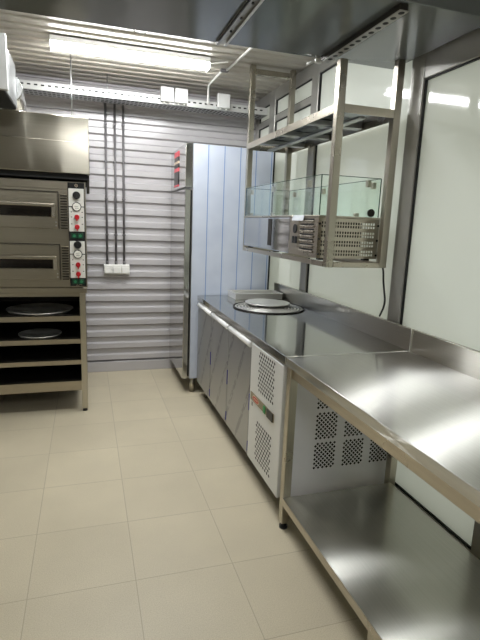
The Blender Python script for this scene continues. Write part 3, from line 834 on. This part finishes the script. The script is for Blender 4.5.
# front cover of the compressor bay with ribs
fc = MB()
fc.box(ux0, ux0+0.003, uy0+0.003, by-0.001, uz0, uz1-0.012, M['steel_edge'])
for i in range(7):
    z = uz0+0.022+i*0.027
    fc.prism([(ux0-0.001, z), (ux0-0.007, z+0.004), (ux0-0.007, z+0.008), (ux0-0.001, z+0.013)], 'Y', uy0+0.05, by-0.15, M['steel_edge'])
    fc.holes_x(ux0-0.0006, [[(uy0+0.05, z+0.0135), (by-0.15, z+0.0135), (by-0.15, z+0.022), (uy0+0.05, z+0.022)]], M['hole'])
fc.build('vent_cover', parent=TD)
pw = MB().box(ux0-0.004, ux0-0.0005, by-0.135, by-0.045, uz0+0.04, uz1-0.03, M['steel_edge'], 0.002); pwo = pw.build('control_plate', parent=TD)
MB().cyl((ux0-0.009, by-0.092, uz0+0.148), 'X', 0.026, 0.0045, M['black'], 20).build('inlet_socket', parent=pwo)
B(ux0-0.008, ux0-0.0045, by-0.083, by-0.055, uz0+0.065, uz0+0.105, m=M['black'], bev=0.001).build('switch', parent=pwo)
B(ux0-0.008, ux0-0.0045, by-0.125, by-0.097, uz0+0.065, uz0+0.105, m=M['black'], bev=0.001).build('switch', parent=pwo)
MB().prism([(ux0-0.0045, uz1-0.0005), (ux0-0.012, uz1-0.030), (ux0-0.010, uz1-0.030), (ux0-0.0043, uz1-0.008)], 'Y', 2.535, 2.690, M['silver']).build('silver_label', parent=TD)
# shell of the bay: floor, and perforated near end built as a real lattice
B(ux0+0.004, ux1, uy0+0.004, by-0.001, uz0, uz0+0.004, m=M['steel_edge']).build('bay_floor', parent=TD)
B(ux0+0.012, ux0+0.275, uy0+0.012, by-0.03, uz0+0.0045, uz0+0.205, m=M['steel_dark'], bev=0.02, seg=3).build('compressor', parent=TD)  # compressor block, enlarged and kept dark so the grille slots read dark
def lattice_y(y0, y1, xs, zs, mat):
    """solid strips given by breakpoints: alternate solid / hole in x and z"""
    o = MB()
    X = xs; Z = zs
    for i in range(0, len(Z)-1, 2): o.box(X[0], X[-1], y0, y1, Z[i], Z[i+1], mat)
    for j in range(1, len(Z)-2+1, 2):
        for i in range(0, len(X)-1, 2): o.box(X[i], X[i+1], y0, y1, Z[j], Z[j+1], mat)
    return o
# z breakpoints: four bands of two slot rows
zs = [uz0]; z = uz0+0.014
for band in range(4):
    for row in range(2):
        zs += [z, z+0.012]; z += 0.018
    z += 0.0135
zs.append(uz1-0.012)
xs = [ux0]; x = ux0+0.02
while x < ux1-0.03:
    xs += [x, x+0.009]; x += 0.0155
xs.append(ux1)
lattice_y(uy0, uy0+0.0025, xs, zs, M['steel_edge']).build('end_grille', parent=TD)
for z in (uz0+0.02, uz0+0.10, uz0+0.18):
    for x in (ux0+0.008, ux1-0.008): MB().cyl((x, uy0-0.004, z), 'Y', 0.006, 0.0035, M['black'], 10).build('screw_head', parent=TD)
for x in (ux0+0.03, ux1-0.06):
    for y in (uy0+0.03, 3.05, uy1-0.06):
        B(x, x+0.035, y, y+0.035, 1.2752, 1.2876, m=M['black'], bev=0.002).build('foot', parent=TD)
# glass case
gz0, gz1 = uz1+0.001, 1.716
def pane(x0, x1, y0, y1, z0, z1, nm, thin):
    o = MB().box(x0, x1, y0, y1, z0, z1, M['glass'])
    e = 0.0035
    # ground top edge and the two upright edges show dark green
    if thin == 'x':
        o.box(x0-0.0002, x1+0.0002, y0, y1, z1+0.0002, z1+e, M['glass_edge'])
        for yy in (y0-0.003, y1+0.0005): o.box(x0, x1, yy, yy+0.0025, z0, z1, M['glass_edge'])
    else:
        o.box(x0, x1, y0-0.0002, y1+0.0002, z1+0.0002, z1+e, M['glass_edge'])
    return o.build(nm, parent=TD)
pane(ux0+0.004, ux0+0.009, uy0+0.012, uy1-0.004, gz0, gz1, 'front_glass', 'x')
pane(ux1-0.009, ux1-0.004, uy0+0.012, uy1-0.004, gz0, gz1, 'rear_glass', 'x')
pane(ux0+0.0095, ux1-0.0095, uy0+0.008, uy0+0.013, gz0, gz1, 'end_glass', 'y')
pane(ux0+0.0095, ux1-0.0095, uy1-0.009, uy1-0.004, gz0, gz1, 'end_glass', 'y')
def clip(x, y, z, w=0.012, h=0.035):
    B(x-w, x+w, y-0.012, y+0.012, z, z+h, m=M['steel_edge'], bev=0.004, seg=2).build('glass_clip', parent=TD)
for y in (2.42, 3.02, 3.50): clip(ux1-0.022, y, gz1-0.05)
for y in (2.55, 3.10, 3.55): clip(ux0+0.022, y, gz1-0.05)
for y in (3.10, 3.55): clip(ux0+0.022, y, gz0+0.001, 0.012, 0.018)
clip(1.40, uy0+0.026, gz0+0.001, 0.012, 0.018); clip(1.46, uy0+0.026, gz1-0.045)
MB().cyl((1.475, uy0-0.004, gz0+0.022), 'Y', 0.021, 0.011, M['steel_dark'], 20).build('hinge_button', parent=TD)

# power cord from the display down behind the counter
cord = [(1.5485, 2.400, 1.33), (1.550, 2.375, 1.30), (1.552, 2.345, 1.275), (1.553, 2.325, 1.25), (1.556, 2.315, 1.22), (1.560, 2.312, 1.17), (1.562, 2.30, 1.12), (1.562, 2.285, 1.07), (1.562, 2.29, 1.03), (1.562, 2.305, 1.00), (1.562, 2.32, 0.973)]
# smooth the path
def smooth(p, n=4):
    p = [Vector(q) for q in p]; out = []
    for i in range(len(p)-1):
        a, b_, c, d_ = p[max(i-1, 0)], p[i], p[i+1], p[min(i+2, len(p)-1)]
        for k in range(n):
            t_ = k/n
            out.append(0.5*((2*b_)+(-a+c)*t_+(2*a-5*b_+4*c-d_)*t_*t_+(-a+3*b_-3*c+d_)*t_**3))
    out.append(p[-1]); return out
tag(MB().tube(smooth(cord), 0.0055, M['black'], 10).build('power_cord'), 'black power cord hanging from the topping display to the steel backsplash', 'cord')

# ------------------------------------------------------------------ world, camera, view
w = bpy.data.worlds.new('world'); scene.world = w; w.use_nodes = True
w.node_tree.nodes['Background'].inputs['Color'].default_value = (1.0, 0.985, 0.94, 1)
w.node_tree.nodes['Background'].inputs['Strength'].default_value = 1.1

yaw, pitch, roll, fpx = 0.309268669, 0.195097974, 0.0395797814, 485.741
cy_, sy_, cp_, sp_ = math.cos(yaw), math.sin(yaw), math.cos(pitch), math.sin(pitch)
fwd = Vector((sy_*cp_, cy_*cp_, -sp_)); rt = Vector((cy_, -sy_, 0)); up = rt.cross(fwd)
c_, s_ = math.cos(roll), math.sin(roll)
R_ = rt*c_+up*s_; U_ = -rt*s_+up*c_
cam = bpy.data.cameras.new('camera'); co = bpy.data.objects.new('camera', cam); COL.objects.link(co)
mat = Matrix(((R_.x, U_.x, -fwd.x, 0), (R_.y, U_.y, -fwd.y, 0), (R_.z, U_.z, -fwd.z, 1.45), (0, 0, 0, 1)))
co.matrix_world = mat
cam.sensor_fit = 'VERTICAL'; cam.sensor_height = 24.0; cam.lens = fpx*24.0/640.0
cam.clip_start = 0.02
scene.camera = co
vs = scene.view_settings
vs.view_transform = 'Standard'; vs.look = 'None'; vs.gamma = 1.0; vs.exposure = 0.0; vs.use_curve_mapping = False
